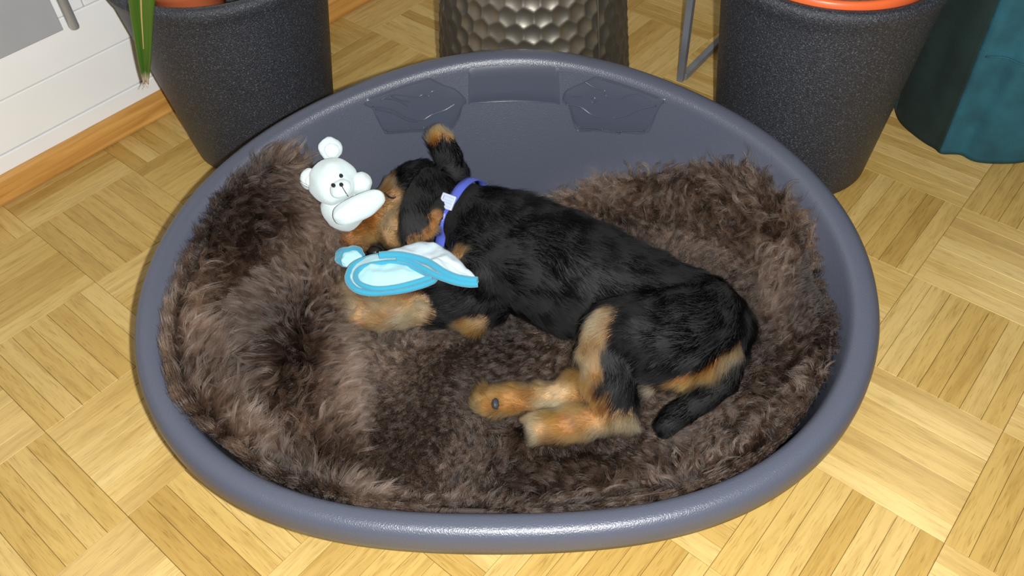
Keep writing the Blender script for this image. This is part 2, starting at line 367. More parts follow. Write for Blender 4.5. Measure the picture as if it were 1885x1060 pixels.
# ------------------------------------------------------------------ grey steel stand behind the planter
t = empty('steel_stand', (.287, 1.150, 0)); tag(t, 'thin grey flat-bar steel stand standing behind dog bed and planter', 'stand')
fd = Vector((.61, .79, 0)); fr_ = Matrix((fd, Vector((-.79, .61, 0)), Vector((0, 0, 1)))).transposed()
p0 = Vector((.287, 1.150, 0)); p1 = p0 + fd * .34
for p in (p0, p1):
    bm = bmesh.new(); rbox(bm, p + Vector((-.004, 0, .30)), (.010, .012, .60), .001, Matrix.Rotation(math.radians(-35), 3, 'Z')); bmobj('leg', bm, M_steel, t, False)
for z in (.006, .594):
    bm = bmesh.new(); rbox(bm, (p0 + p1) / 2 + Vector((0, 0, z)), (.34, .010, .011), .001, fr_); bmobj('cross_bar', bm, M_steel, t, False)

# ------------------------------------------------------------------ teal fabric bag
def fabric_mat(name, col, scale=500):
    m, nt, b = nmat(name); tc, nz, bp = bump_noise(nt, b, scale, .5, .0012)
    w_ = N(nt, 'ShaderNodeTexNoise'); w_.inputs['Scale'].default_value = 25; nt.links.new(tc.outputs['Object'], w_.inputs['Vector'])
    r = ramp(nt, w_.outputs['Fac'], [(.3, tuple(c * .75 for c in col)), (.7, tuple(c * 1.25 for c in col))]); nt.links.new(r.outputs[0], b.inputs['Base Color'])
    b.inputs['Roughness'].default_value = .85; return m
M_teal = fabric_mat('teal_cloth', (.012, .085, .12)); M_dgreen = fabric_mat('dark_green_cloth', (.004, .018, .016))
bag = empty('fabric_bag', (.695, 1.020, 0)); tag(bag, 'round teal fabric bag beside the planter, dark green on one side', 'bag')
def bag_pt(a, z):
    r = .112 + .05 * z + .004 * math.sin(3 * a + 9 * z) * min(1, z * 8 + .3) + .003 * math.sin(11 * a + 4) * min(1, z * 6 + .2)
    crease = math.radians(226) + .25 * z
    r += .006 * math.exp(-((a - crease) / .07) ** 2) - .007 * math.exp(-((a - crease - .22) / .10) ** 2)
    r += .0025 * math.exp(-((z - .165) / .004) ** 2)
    return Vector((.695 + r * math.cos(a), 1.020 + r * math.sin(a), z))
def bag_patch(name, a0, a1, mat, off=0):
    na, nz = max(8, int((a1 - a0) / .035)), 60; V = []
    for i in range(na):
        a = a0 + (a1 - a0) * i / (na - 1)
        for j in range(nz): V.append(bag_pt(a, .45 * j / (nz - 1) + .0008) )
    o = pyobj(name, V, grid_faces(na, nz), mat, bag); s = o.modifiers.new('thick', 'SOLIDIFY'); s.thickness = .0025; s.offset = -1
bag_patch('panel', math.radians(224), math.radians(530), M_teal); bag_patch('dark_green_side', math.radians(168), math.radians(224.5), M_dgreen)  # bag wall coloured dark green on the side facing the planter, teal elsewhere
V, F = tube([bag_pt(math.radians(a), .165) for a in range(229, 330, 3)], .0012, 6); pyobj('seam', V, F, M_teal, bag)
V, F = lathe([(.10, .0005), (.001, .0005), (.001, .003), (.10, .003)], .695, 1.020, 48); pyobj('bottom', V, F, M_teal, bag)

# ------------------------------------------------------------------ plastic dog bed
CO = [0.32417, -0.00052, -0.00982, 0.03384, -0.00121, -0.00175, -0.01237, 0.00123, -0.00012, 0.0007, 0.00059, -0.00036, 0.00018]
BX, BY = -.0055, .6075
def rout(t):
    t = np.asarray(t, float); v = CO[0] + 0 * t
    for m in range(1, 7): v = v + CO[2 * m - 1] * np.cos(m * t) + CO[2 * m] * np.sin(m * t)
    return v
def ridge(t): return .13 + .09 / .55 * (BY + rout(t) * np.sin(t) - .31)
WI, WD, WS = .028, .010, .25
def wall_inset(t, z): return WI + WS * (ridge(t) - WD - z)
def wall_pt(t, z, off=0):
    r = float(rout(t) - wall_inset(t, z) - off); return Vector((BX + r * math.cos(t), BY + r * math.sin(t), z))
bed = empty('dog_bed', (BX, BY, 0)); tag(bed, 'oval dark grey plastic dog bed with rolled rim on the parquet', 'dog bed')
def bed_shell():
    n = 256; V = []
    for i in range(n):
        t = 2 * math.pi * i / n; R = float(rout(t)); zr = float(ridge(t)); zf_ = .012
        prof = [(.0035, zr - .030), (.0005, zr - .028), (0, zr - .020), (.0005, zr - .012), (.003, zr - .0055), (.007, zr - .0018), (.0115, zr - .0002), (.016, zr - .0004), (.020, zr - .0012), (.0235, zr - .0030), (.026, zr - .0058), (WI, zr - WD)]
        zs = np.linspace(zr - WD - .004, .034, 9)
        prof += [(float(wall_inset(t, z)), z) for z in zs]
        d = float(wall_inset(t, .034)); prof += [(d + .003, .024), (d + .009, .016), (d + .018, zf_), (d + .05, zf_)]
        k = len(prof); rr = R - d - .05
        prof += [(R - rr * .5, zf_), (R - .0005, zf_)]
        # underside and outside
        prof += [(R - .0005, .0), (R - rr * .5, 0.0), (d + .02, 0), (d + .006, .001), (d - .001, .008), (d - .0035, .02)]
        prof += [(float(wall_inset(t, z)) - .0035, z) for z in np.linspace(.034, zr - .020, 8)]
        prof += [(.022, zr - .0085), (.016, zr - .0042), (.010, zr - .0045), (.0055, zr - .009), (.0038, zr - .015), (.0036, zr - .024)]
        m = len(prof)
        for d_, z in prof: V.append((BX + (R - d_) * math.cos(t), BY + (R - d_) * math.sin(t), z))
    pyobj('shell', V, grid_faces(n, m, True, True), M_bed, bed)
bed_shell()
def wall_plate(name, poly, off, parent, mat, rows=8, cols=40):
    th = [p[0] for p in poly]; V = []; a0, a1 = min(th) + .02, max(th) - .02
    for i in range(cols):
        a = a0 + (a1 - a0) * i / (cols - 1); zs = []
        for k in range(len(poly)):
            (x0, z0), (x1, z1) = poly[k], poly[(k + 1) % len(poly)]
            if (x0 - a) * (x1 - a) <= 0 and x0 != x1: zs.append(z0 + (z1 - z0) * (a - x0) / (x1 - x0))
        tr = math.radians(a); hi_ = min(max(zs), float(ridge(tr)) - WD - .0005); lo = min(zs)
        for j in range(rows):
            z = lo + (hi_ - lo) * j / (rows - 1)
            e = 0 if (i in (0, cols - 1) or j in (0, rows - 1)) else off
            V.append(wall_pt(tr, z, e))
    return pyobj(name, V, grid_faces(cols, rows), mat, parent)
def wall_line(poly, r, parent, name='relief_line', off=.0012):
    pts = [wall_pt(math.radians(p.x), min(p.y, float(ridge(math.radians(p.x))) - WD - .002), off) for p in smooth_path([Vector((a, z, 0)) for a, z in poly], 8 * len(poly))]
    V, F = tube(pts, r, 6); return pyobj(name, V, F, M_bed_smooth, parent)
EL = [(124.6714, 0.2051), (123.3368, 0.2117), (119.1474, 0.2167), (114.2561, 0.2223), (111.0527, 0.2219), (108.0691, 0.2158), (104.3219, 0.2028), (101.2456, 0.195), (99.1539, 0.1838), (98.7442, 0.177), (99.9419, 0.1724), (101.0041, 0.161), (103.1385, 0.1493), (105.0216, 0.1468), (115.396, 0.1562), (121.1511, 0.1614), (122.0412, 0.1672), (122.8822, 0.1851), (123.1918, 0.1954), (124.6493, 0.2018)]
ER = [(72.7208, 0.1813), (71.6775, 0.1904), (67.0349, 0.204), (63.415, 0.2152), (59.0303, 0.2202), (54.4624, 0.2188), (48.7233, 0.2113), (46.6213, 0.2037), (47.7553, 0.1925), (48.2162, 0.1745), (49.5995, 0.1593), (55.954, 0.1525), (61.3997, 0.1501), (67.287, 0.1428), (69.2746, 0.1526), (70.8522, 0.1704), (72.384, 0.175)]
LL = [[(123.2214, 0.1987), (118.7974, 0.1894), (115.1845, 0.175), (111.563, 0.1675), (108.4179, 0.1709), (104.858, 0.173), (101.7411, 0.1781)], [(122.7598, 0.1947), (118.8017, 0.185), (115.3448, 0.1719), (112.1383, 0.1659)], [(120.861, 0.2029), (117.4665, 0.205), (111.7318, 0.1961), (109.7829, 0.1969), (108.4856, 0.1934), (107.3424, 0.1981), (105.4213, 0.1985)], [(119.8772, 0.2038), (116.9032, 0.1978), (114.099, 0.1869)], [(117.9824, 0.2041), (115.5586, 0.1962), (113.5698, 0.1928)], [(121.587, 0.1665), (115.9452, 0.1603), (115.3932, 0.1612), (111.5687, 0.1563), (110.9858, 0.158), (104.0836, 0.1517)], [(121.4843, 0.1641), (115.3191, 0.1577), (111.6377, 0.1548)]]
LR = [[(72.1274, 0.174), (67.9918, 0.1733), (64.8986, 0.1669), (62.3696, 0.1647)], [(58.5222, 0.1674), (55.379, 0.1742), (52.0722, 0.1857), (48.3389, 0.1949)], [(70.6276, 0.1846), (67.8053, 0.1864)], [(67.2631, 0.2038), (64.5626, 0.1985), (61.9554, 0.1976), (61.2987, 0.1918), (57.9909, 0.1918), (56.3063, 0.1968), (54.1886, 0.2018), (52.3308, 0.2014), (49.8793, 0.1982)], [(67.915, 0.148), (61.4498, 0.1516), (60.896, 0.1501), (55.9981, 0.1535), (55.593, 0.1558), (49.7564, 0.1624)], [(67.3657, 0.1461), (61.3639, 0.149), (55.9098, 0.1514)], [(63.3262, 0.2121), (58.9589, 0.2182), (54.3782, 0.2169), (48.6237, 0.2094)], [(65.3558, 0.184), (64.582, 0.1872), (63.8276, 0.1842), (64.548, 0.1807), (65.3558, 0.184)]]
for poly, lines in ((EL, LL), (ER, LR)):
    em = wall_plate('emblem', poly, .0014, bed, M_bed_smooth); em['label'] = 'smooth embossed emblem of a sleeping pet in a basket'
    wall_line(poly + [poly[0]], .0006, em, 'outline', .0007)
    for l in lines: wall_line(l, .0008, em, 'relief_line', .0016)
pn = [(97.0, .2241), (74.0, .2241), (73.4, .1734), (98.1, .1756)]
o = wall_plate('name_panel', pn, .0014, bed, M_bed_smooth, 8, 30); o['label'] = 'smooth rectangular name panel'
wall_line([(98.1, .1756), (92, .1745), (80, .1738), (73.4, .1734)], .0007, o, 'panel_edge', .0008)

# ------------------------------------------------------------------ fur strands as one object
def strands(name, P, rad, col, mat, parent):
    n, k, _ = P.shape; hc_ = bpy.data.hair_curves.new(name); hc_.add_curves([k] * n)
    def put(nm, ty, key, d):
        at_ = hc_.attributes.get(nm) or hc_.attributes.new(nm, ty, 'POINT'); at_.data.foreach_set(key, np.ascontiguousarray(d, np.float32).ravel())
    put('position', 'FLOAT_VECTOR', 'vector', P); put('radius', 'FLOAT', 'value', rad)
    put('col', 'FLOAT_COLOR', 'color', np.concatenate([col, np.ones((n, k, 1))], 2))
    hc_.materials.append(mat); o = bpy.data.objects.new(name, hc_); C.objects.link(o); o['kind'] = 'stuff'
    o.parent = parent; o.matrix_parent_inverse = Matrix.Translation(-parent.location)
    return o
def nfield(X, scale, seed, dim=3):
    r = np.random.default_rng(seed); out = np.zeros((len(X), dim))
    for d in range(dim):
        for q in range(7):
            kv = r.normal(size=3); kv *= scale * r.uniform(.5, 1.6) / np.linalg.norm(kv); out[:, d] += np.sin(X @ kv + r.uniform(0, 6.28)) * .55
    return out
def unit(v): return v / np.maximum(np.linalg.norm(v, axis=-1, keepdims=True), 1e-9)
def sample_mesh(me, n, r, weight=None):
    me.calc_loop_triangles(); nt_ = len(me.loop_triangles); tri = np.empty(nt_ * 3, np.int32); me.loop_triangles.foreach_get('vertices', tri); tri = tri.reshape(-1, 3)
    co = np.empty(len(me.vertices) * 3, np.float32); me.vertices.foreach_get('co', co); co = co.reshape(-1, 3).astype(float)
    no = np.empty(len(me.vertices) * 3, np.float32); me.vertices.foreach_get('normal', no); no = no.reshape(-1, 3).astype(float)
    A, B, D = co[tri[:, 0]], co[tri[:, 1]], co[tri[:, 2]]; ar = np.linalg.norm(np.cross(B - A, D - A), axis=1)
    if weight is not None: ar = ar * weight((A + B + D) / 3)
    ti = r.choice(nt_, n, p=ar / ar.sum()); u, v = r.random(n), r.random(n); f = u + v > 1; u[f] = 1 - u[f]; v[f] = 1 - v[f]
    u, v = u[:, None], v[:, None]; t = tri[ti]
    return co[t[:, 0]] * (1 - u - v) + co[t[:, 1]] * u + co[t[:, 2]] * v, unit(no[t[:, 0]] * (1 - u - v) + no[t[:, 1]] * u + no[t[:, 2]] * v)

# ------------------------------------------------------------------ puppy
def chain(pts, n=None, zs=1.0):
    """spheres along a tapered chain; pts = (px, py, z, r) in the picture and real height"""
    W = [(at(a, b, z), r) for a, b, z, r in pts]; out = []
    for (p, r0), (q, r1) in zip(W[:-1], W[1:]):
        m = max(2, int((q - p).length / (min(r0, r1) * .35)) + 1)
        for i in range(m + 1): u = i / m; out.append((p.lerp(q, u), r0 + (r1 - r0) * u))
    return W, out
LIMB = {
 'torso': [(895, 425, .112, .050), (935, 452, .113, .062), (1000, 482, .114, .066), (1060, 510, .114, .066), (1130, 535, .110, .060), (1200, 570, .108, .058), (1260, 590, .106, .055), (1310, 605, .100, .044)],
 'neck': [(800, 370, .122, .036), (850, 392, .120, .038), (905, 425, .116, .047)],
 'skull': [(770, 345, .122, .033), (790, 358, .122, .034), (820, 372, .122, .034)],
 'muzzle': [(765, 362, .118, .034), (728, 382, .110, .028), (690, 405, .100, .024), (662, 424, .094, .020), (648, 434, .092, .016)],
 'cheek': [(765, 395, .112, .028), (735, 425, .100, .024)],
 'thigh': [(1285, 585, .118, .046), (1240, 605, .128, .045), (1185, 610, .130, .042), (1130, 605, .124, .032)],
 'buttock': [(1290, 610, .110, .045), (1250, 645, .112, .040), (1200, 655, .114, .034)],
 'shin': [(1120, 602, .120, .030), (1118, 650, .112, .030), (1128, 705, .098, .027), (1135, 750, .082, .021), (1140, 768, .074, .017)],
 'foot': [(1140, 768, .072, .017), (1090, 774, .070, .0145), (1030, 784, .069, .0140), (995, 787, .069, .0135)],
 'foot_far': [(1085, 712, .070, .019), (1030, 728, .071, .0140), (960, 736, .073, .0125), (915, 738, .074, .0130), (900, 738, .074, .011)],
 'foreleg': [(905, 520, .090, .040), (850, 562, .078, .026), (780, 570, .074, .0195), (710, 574, .074, .0175), (660, 574, .075, .0180), (646, 574, .075, .0150)],
 'foreleg_top': [(900, 495, .110, .040), (840, 505, .105, .026), (770, 508, .102, .022), (700, 515, .098, .020), (665, 520, .094, .018)],
 'elbow': [(900, 560, .070, .026), (868, 590, .066, .014)],
 'tail': [(1335, 618, .092, .020), (1358, 648, .084, .013), (1340, 700, .080, .013), (1290, 737, .076, .0135), (1245, 765, .074, .0135), (1228, 782, .072, .0115)],
 'ear_base': [(835, 322, .146, .019), (830, 305, .156, .016)],
}
FLOWREV = {'muzzle': -1, 'skull': 1, 'cheek': -1}
SPH = []; SEG = []
for nm, pts in LIMB.items():
    Wp, sph = chain(pts); SPH += sph
    for (p, r0), (q, r1) in zip(Wp[:-1], Wp[1:]): SEG.append((nm, np.array(p), np.array(q), r0, r1))
bm = bmesh.new()
for p, r in SPH: bmesh.ops.create_icosphere(bm, subdivisions=2, radius=r, matrix=Matrix.Translation(p))
# flopped ear lying over the side of the head
e0, e1, e2 = at(800, 322, .164), at(779, 380, .174), at(762, 440, .142)
for u in np.linspace(0, 1, 15):
    p = (e0 * (1 - u) ** 2 + e1 * 2 * u * (1 - u) + e2 * u * u); wdt = .015 + .012 * math.sin(math.pi * min(1, u * .85 + .10))
    ax = (e2 - e0).normalized(); nn = (CAM - p).normalized(); sd = ax.cross(nn).normalized()
    M = Matrix((sd, ax, nn)).transposed().to_4x4(); M.translation = p
    bmesh.ops.create_icosphere(bm, subdivisions=2, radius=1, matrix=M @ Matrix.Diagonal((wdt, .010, .0060, 1)))
u0, u1 = at(836, 308, .158), at(808, 252, .186)
for u in np.linspace(0, 1, 12):
    p = u0.lerp(u1, u); wdt = .013 + .0065 * math.sin(math.pi * min(1, u * .75 + .15)); ax = (u1 - u0).normalized(); nn = ((CAM - p).normalized() + Vector((-.4, -.2, 0))).normalized(); sd = ax.cross(nn).normalized(); nn = sd.cross(ax).normalized()
    M = Matrix((sd, ax, nn)).transposed().to_4x4(); M.translation = p
    bmesh.ops.create_icosphere(bm, subdivisions=2, radius=1, matrix=M @ Matrix.Diagonal((wdt, .009, .0058, 1)))
SEG.append(('ear_up', np.array(u0), np.array(u1), .017, .017))
SEG.append(('ear', np.array(e0), np.array(e1), .02, .02)); SEG.append(('ear', np.array(e1), np.array(e2), .02, .02))
# toes
for (bx, by, bz, n_, dx, dy) in ((642, 575, .072, 4, -8, 9), (992, 786, .066, 4, -8, 8), (894, 738, .071, 4, -8, 8)):
    for k in range(n_):
        p = at(bx + dx * (1 - abs(k - 1.5) / 2), by + dy * (k - 1.5), bz); bmesh.ops.create_icosphere(bm, subdivisions=2, radius=.0065, matrix=Matrix.Translation(p))
raw = bpy.data.meshes.new('raw'); bm.to_mesh(raw); bm.free(); ro = bpy.data.objects.new('raw', raw); C.objects.link(ro)
m = ro.modifiers.new('r', 'REMESH'); m.mode = 'VOXEL'; m.voxel_size = .0032
m = ro.modifiers.new('s', 'SMOOTH'); m.factor = .5; m.iterations = 5
bpy.context.view_layer.update(); dg = bpy.context.evaluated_depsgraph_get()
body_me = bpy.data.meshes.new_from_object(ro.evaluated_get(dg)); body_me.name = 'body'
bpy.data.objects.remove(ro); bpy.data.meshes.remove(raw)
dog = empty('puppy', at(1040, 520, .048)); tag(dog, 'black and tan rough-coated puppy asleep on its side on brown sheepskin', 'dog')
# coat colours: tan marks as soft blobs in space
def blob(px, py, z, r): return (np.array(at(px, py, z)), r)
TAN = [blob(735, 395, .135, .026), blob(700, 400, .115, .030), blob(665, 425, .10, .030), blob(640, 437, .09, .026), blob(745, 425, .115, .030), blob(712, 345, .135, .020), blob(735, 440, .10, .028), blob(712, 370, .13, .022),
       blob(650, 577, .08, .030), blob(690, 575, .08, .030), blob(735, 572, .085, .026), blob(770, 568, .085, .020), blob(655, 520, .09, .03), blob(700, 515, .10, .03), blob(868, 597, .07, .017), blob(838, 466, .135, .011),
       blob(1130, 577, .15, .011), blob(1110, 592, .145, .016), blob(1098, 618, .135, .019), blob(1090, 650, .122, .021), blob(1085, 685, .105, .024), blob(1080, 715, .085, .030), blob(1050, 725, .08, .030), blob(1000, 735, .08, .030), blob(940, 738, .08, .03), blob(900, 738, .08, .026),
       blob(1120, 765, .085, .024), blob(1080, 775, .08, .028), blob(1030, 782, .08, .03), blob(985, 788, .075, .03), blob(1145, 780, .075, .018),
       blob(1345, 640, .115, .012), blob(1328, 660, .117, .012), blob(1305, 677, .116, .012), blob(1275, 687, .115, .011), blob(1240, 692, .112, .010), blob(1205, 697, .108, .010),
       blob(795, 262, .19, .011), blob(800, 285, .18, .010), blob(814, 245, .186, .013), blob(796, 248, .188, .013), blob(830, 252, .185, .010), blob(764, 446, .146, .010), blob(799, 405, .160, .009), blob(808, 392, .164, .008), blob(789, 425, .150, .009), blob(748, 408, .150, .011), blob(748, 430, .142, .011)]
BLK = [blob(722, 360, .14, .004), blob(690, 466, .080, .010), blob(792, 355, .175, .024), blob(778, 395, .172, .014), blob(772, 415, .165, .010), blob(745, 322, .15, .016), blob(1150, 700, .11, .028), blob(1140, 660, .13, .022)]
def coat(X):
    f = np.full(len(X), -1.0)
    for c, r in TAN: f = np.maximum(f, 1 - np.linalg.norm(X - c, axis=1) / r)
    for c, r in BLK: f = np.minimum(f, np.linalg.norm(X - c, axis=1) / r - 1)
    f = f + nfield(X, 160, 5, 1)[:, 0] * .10
    return np.clip(f * 5 + .5, 0, 1)
BLACK = np.array((.0018, .0018, .0022)); TANC = np.array((.47, .215, .066)); PALE = np.array((.70, .47, .25)); RUST = np.array((.23, .065, .014))
def coat_col(X, r):
    t = coat(X)[:, None]; n1 = np.clip(nfield(X, 70, 11, 1) * .5 + .5, 0, 1); n2 = np.clip(nfield(X, 90, 12, 1) * .7, 0, 1)
    tan = TANC * (1 - n1) + PALE * n1; tan = tan * (1 - n2 * .45) + RUST * n2 * .45
    tan = tan * r.uniform(.7, 1.15, (len(X), 1)) * (1 + .16 * nfield(X, 420, 15, 1)); blk = BLACK * r.uniform(.5, 2.6, (len(X), 1))
    return blk * (1 - t) + tan * t
bco = np.empty(len(body_me.vertices) * 3, np.float32); body_me.vertices.foreach_get('co', bco); bco = bco.reshape(-1, 3).astype(float)
bc = coat_col(bco, np.random.default_rng(1)) * .4; body_me.attributes.new('col', 'FLOAT_COLOR', 'POINT').data.foreach_set('color', np.concatenate([bc, np.ones((len(bc), 1))], 1).astype(np.float32).ravel())
body_me.materials.clear(); body = link('body', body_me, skin_mat('puppy_skin'), dog)
bvh_dog = BVHTree.FromPolygons([Vector(v) for v in bco], [tuple(p.vertices) for p in body_me.polygons])

# collar ring geometry (needed so that the coat lies flat under it)
ca, cb = at(890, 336, .145), at(816, 440, .130)
cc_ = at(858, 392, .120); ce1 = (cb - ca); ce1.z = 0; ce1.normalize(); ce2 = Vector((0, 0, 1)); cn = ce1.cross(ce2).normalized()
def dog_fur():
    r = np.random.default_rng(3); n = 170000
    R, Nn = sample_mesh(body_me, n, r, lambda X: np.where(X[:, 2] < .058, .15, 1.0) * (1 + 1.0 * coat(X)))
    # flow from nearest bones
    wsum = np.zeros((n, 1)); fl_ = np.zeros((n, 3)); fluffy = np.zeros((n, 1))
    for nm, p, q, r0, r1 in SEG:
        d = q - p; L2 = d @ d; u = np.clip(((R - p) @ d) / L2, 0, 1)[:, None]; dist = np.linalg.norm(R - (p + u * d), axis=1)[:, None] - (r0 + (r1 - r0) * u)
        wt = 1 / (np.maximum(dist, 0) + .004) ** 3; sgn = FLOWREV.get(nm, 1)
        fl_ += wt * d / math.sqrt(L2) * sgn; wsum += wt
    fl_ = fl_ / wsum; t = coat(R)[:, None]
    grav = np.array([0, -.15, -.35]); fl_ = fl_ + nfield(R, 55, 21) * .28 + grav * .5
    fl_ = unit(fl_ - Nn * np.sum(fl_ * Nn, 1, keepdims=True))
    lift = .30 + .34 * t + r.uniform(-.1, .2, (n, 1)) + .06 * nfield(R, 210, 26, 1); D = unit(fl_ + nfield(R, 190, 25) * (.15 + .07 * t) + Nn * lift + r.normal(size=(n, 3)) * (.12 + .12 * t))
    L = r.uniform(.008, .014, (n, 1)) * (1 + .20 * t)
    # longer wisps
    L = np.where(r.random((n, 1)) < .02, L * 1.7, L)
    # shorter on ear, tail, muzzle, under the collar
    for nm, p, q, r0, r1 in SEG:
        if nm in ('ear', 'ear_up', 'tail', 'muzzle', 'skull', 'cheek', 'foot', 'foot_far', 'foreleg'):
            d = q - p; u = np.clip(((R - p) @ d) / (d @ d), 0, 1)[:, None]; dist = np.linalg.norm(R - (p + u * d), axis=1)
            L = np.where((dist < max(r0, r1) * 1.25)[:, None], np.minimum(L, {'tail': .007, 'foot': .0115, 'foot_far': .0115, 'foreleg': .0115}.get(nm, .0085)), L)
    dc = np.abs((R - np.array(cc_)) @ np.array(cn)); nearc = (dc < .012) & (np.linalg.norm(R - np.array(cc_), axis=1) < .07)
    L[nearc] *= .35
    keep = ~(nearc & (dc < .005)); R, Nn, D, L, fl_, t = R[keep], Nn[keep], D[keep], L[keep], fl_[keep], t[keep]; n = len(R)
    K = 5; S = np.linspace(0, 1, K)[None, :, None]
    wav = nfield(R, 260, 31)[:, None, :] * (.10 + .10 * t[:, None, :]) * S ** 1.5
    bend = (fl_ * .5 - Nn * .35)[:, None, :] * S ** 2 * .6
    P = R[:, None, :] - Nn[:, None, :] * .0008 + (D[:, None, :] * S + bend + wav) * L[:, None, :]
    P[:, :, 2] = np.maximum(P[:, :, 2], .046)
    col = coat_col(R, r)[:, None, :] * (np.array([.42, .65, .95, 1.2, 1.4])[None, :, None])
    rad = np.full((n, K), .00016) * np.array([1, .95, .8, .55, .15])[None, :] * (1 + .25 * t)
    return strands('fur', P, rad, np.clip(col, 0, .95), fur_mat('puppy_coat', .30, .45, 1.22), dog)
dog_fur()
# collar
M_strap = simple('blue_nylon', (.075, .105, .46), .30, 900, .5, .0006, var=.2); M_buckle = simple('pale_blue_plastic', (.42, .48, .62), .28, 300, .1, var=.05)
col_e = empty('collar', cc_); col_e.parent = dog; col_e.matrix_parent_inverse = Matrix.Translation(dog.location).inverted(); col_e['label'] = 'blue nylon collar'
def collar_pt(a, off=0):
    d = ce1 * math.cos(a) + ce2 * math.sin(a)
    # outside of the coat: hit the body along the ray from the neck centre
    h_, nn, ix, ds = bvh_dog.ray_cast(cc_ + d * .12, -d); rr = .12 - ds if h_ is not None else .04
    return rr + .0045 + off
angs = np.linspace(0, 2 * math.pi, 97)[:-1]; rads = [min(.058, collar_pt(a)) for a in angs]
for _ in range(6): rads = [(rads[i - 1] + 2 * rads[i] + rads[(i + 1) % 96]) / 4 for i in range(96)]
V = []
for i, a in enumerate(angs):
    d = ce1 * math.cos(a) + ce2 * math.sin(a)
    for s, o_ in ((-.0058, 0), (-.0055, .0016), (0, .002), (.0055, .0016), (.0058, 0), (0, -.0004)): V.append(cc_ + d * (rads[i] + o_) + cn * s)
strap = link('strap', (lambda me: (me.from_pydata([tuple(v) for v in V], [], grid_faces(96, 6, True, True)), me)[1])(bpy.data.meshes.new('strap')), M_strap); strap.parent = col_e; strap.matrix_parent_inverse = Matrix.Translation(cc_).inverted()
def on_collar(px, py):
    best = None
    for i, a in enumerate(angs):
        d = ce1 * math.cos(a) + ce2 * math.sin(a); p = cc_ + d * (rads[i] + .003); x, y = to_px(np.array(p)); e = (x - px) ** 2 + (y - py) ** 2
        if math.sin(a) > -.2 and (best is None or e < best[0]): best = (e, i, p, d)
    return best[1:]
bi, bp_, bd = on_collar(843, 392)
bt = cn.cross(bd).normalized(); rb_ = Matrix((bt, cn, bd)).transposed()
bm = bmesh.new()
bp_ = bp_ + bd * .0035
for sx in (-1, 0, 1): rbox(bm, bp_ + bt * (sx * .0065) + bd * .0005, (.0032, .0165, .0034), .0008, rb_)
for sy in (-1, 1): rbox(bm, bp_ + cn * (sy * .0075) + bd * .0005, (.0155, .0022, .0032), .0007, rb_)
rbox(bm, bp_ - bd * .0004, (.013, .012, .0025), .0005, rb_)
bmesh.ops.recalc_face_normals(bm, faces=bm.faces); me = bpy.data.meshes.new('buckle'); bm.to_mesh(me); bm.free(); o = link('buckle', me, M_buckle, None, False); o.parent = col_e; o.matrix_parent_inverse = Matrix.Translation(cc_).inverted()
# nose and paw pads
M_nose = simple('black_nose', (.012, .010, .010), .3, 500, .5); M_pad = simple('dark_pad', (.03, .03, .035), .55, 500, .6)
def lump(name, p, s, mat, parent, rot=None, sub=3, jit=0):
    bm = bmesh.new(); M = Matrix.Translation(p) @ (rot.to_4x4() if rot is not None else Matrix()); bmesh.ops.create_icosphere(bm, subdivisions=sub, radius=1)
    for v in bm.verts:
        k = 1 + (mnoise.noise(v.co * 1.7 + Vector(p) * 50) * jit if jit else 0)
        v.co = M @ Vector((v.co.x * s[0] * k, v.co.y * s[1] * k, v.co.z * s[2] * k))
    return bmobj(name, bm, mat, parent)
def on_dog(px, py, lift):
    d = ray(px, py).normalized(); h_, nn, ix, ds = bvh_dog.ray_cast(CAM, d); return h_ + nn * lift
V, F = tube(smooth_path([on_dog(a, b, .005) for a, b in ((712, 357), (718, 363), (726, 366), (733, 364))], 12), [.0003, .0007, .001, .0011, .0012, .0012, .0012, .0011, .001, .0008, .0006, .0003], 6); o = pyobj('eyelid', V, F, M_nose, dog); o['label'] = 'closed dark eyelid'
lump('nose', at(690, 463, .080), (.009, .007, .006), M_nose, dog, None, 3, .15)
lump('paw_pad', at(912, 743, .090), (.0035, .0060, .0045), M_pad, dog, None, 3, .2)

# ------------------------------------------------------------------ white bear toy
def plush_mat(name, col):
    m, nt, b = nmat(name); bump_noise(nt, b, 700, .5, .0009); b.inputs['Base Color'].default_value = (*col, 1); b.inputs['Roughness'].default_value = .9; b.inputs['Sheen Weight'].default_value = .4; return m
M_plush = plush_mat('white_plush', (.58, .69, .70)); M_stitch = simple('black_stitch', (.008, .008, .010), .5)
bear = empty('toy_bear', at(617, 350, .115)); tag(bear, 'small white plush bear lying against the sleeping puppy muzzle', 'soft toy')
hc = at(613, 334, .172)
view = (CAM - hc).normalized(); fdn = (at(641, 361, .15) - at(621, 333, .15)).normalized(); fx = fdn.cross(view).normalized(); frot = Matrix((fx, -fdn, (fx.cross(-fdn)))).transposed()
vy = Vector((0, 0, 1)); vx = vy.cross(view).normalized(); vrot = Matrix((vx, view.cross(vx), view)).transposed()
head = lump('head', hc, (.0265, .0285, .0235), M_plush, bear, frot, 4, .10)
bvh_b = BVHTree.FromPolygons([v.co.copy() for v in head.data.vertices], [tuple(p.vertices) for p in head.data.polygons])
for (px, py, z, s) in ((608, 274, .183, (.0135, .0130, .0060)), (572, 330, .172, (.0120, .0125, .006))):
    e = lump('ear', at(px, py, z), s, M_plush, bear, vrot, 3, .12)
    lump('inner_ear', at(px + 3, py + 3, z) + view * s[2] * .75, (s[0] * .62, s[1] * .6, .002), M_plush, e, vrot, 3, .1)
lump('muzzle', at(627, 347, .187), (.0120, .0105, .0080), M_plush, head, frot, 3, .1)
lump('body', at(632, 382, .140), (.024, .024, .028), M_plush, bear, frot, 3, .15)
lump('arm', at(663, 337, .168), (.0130, .0125, .0125), M_plush, bear, None, 3, .12)
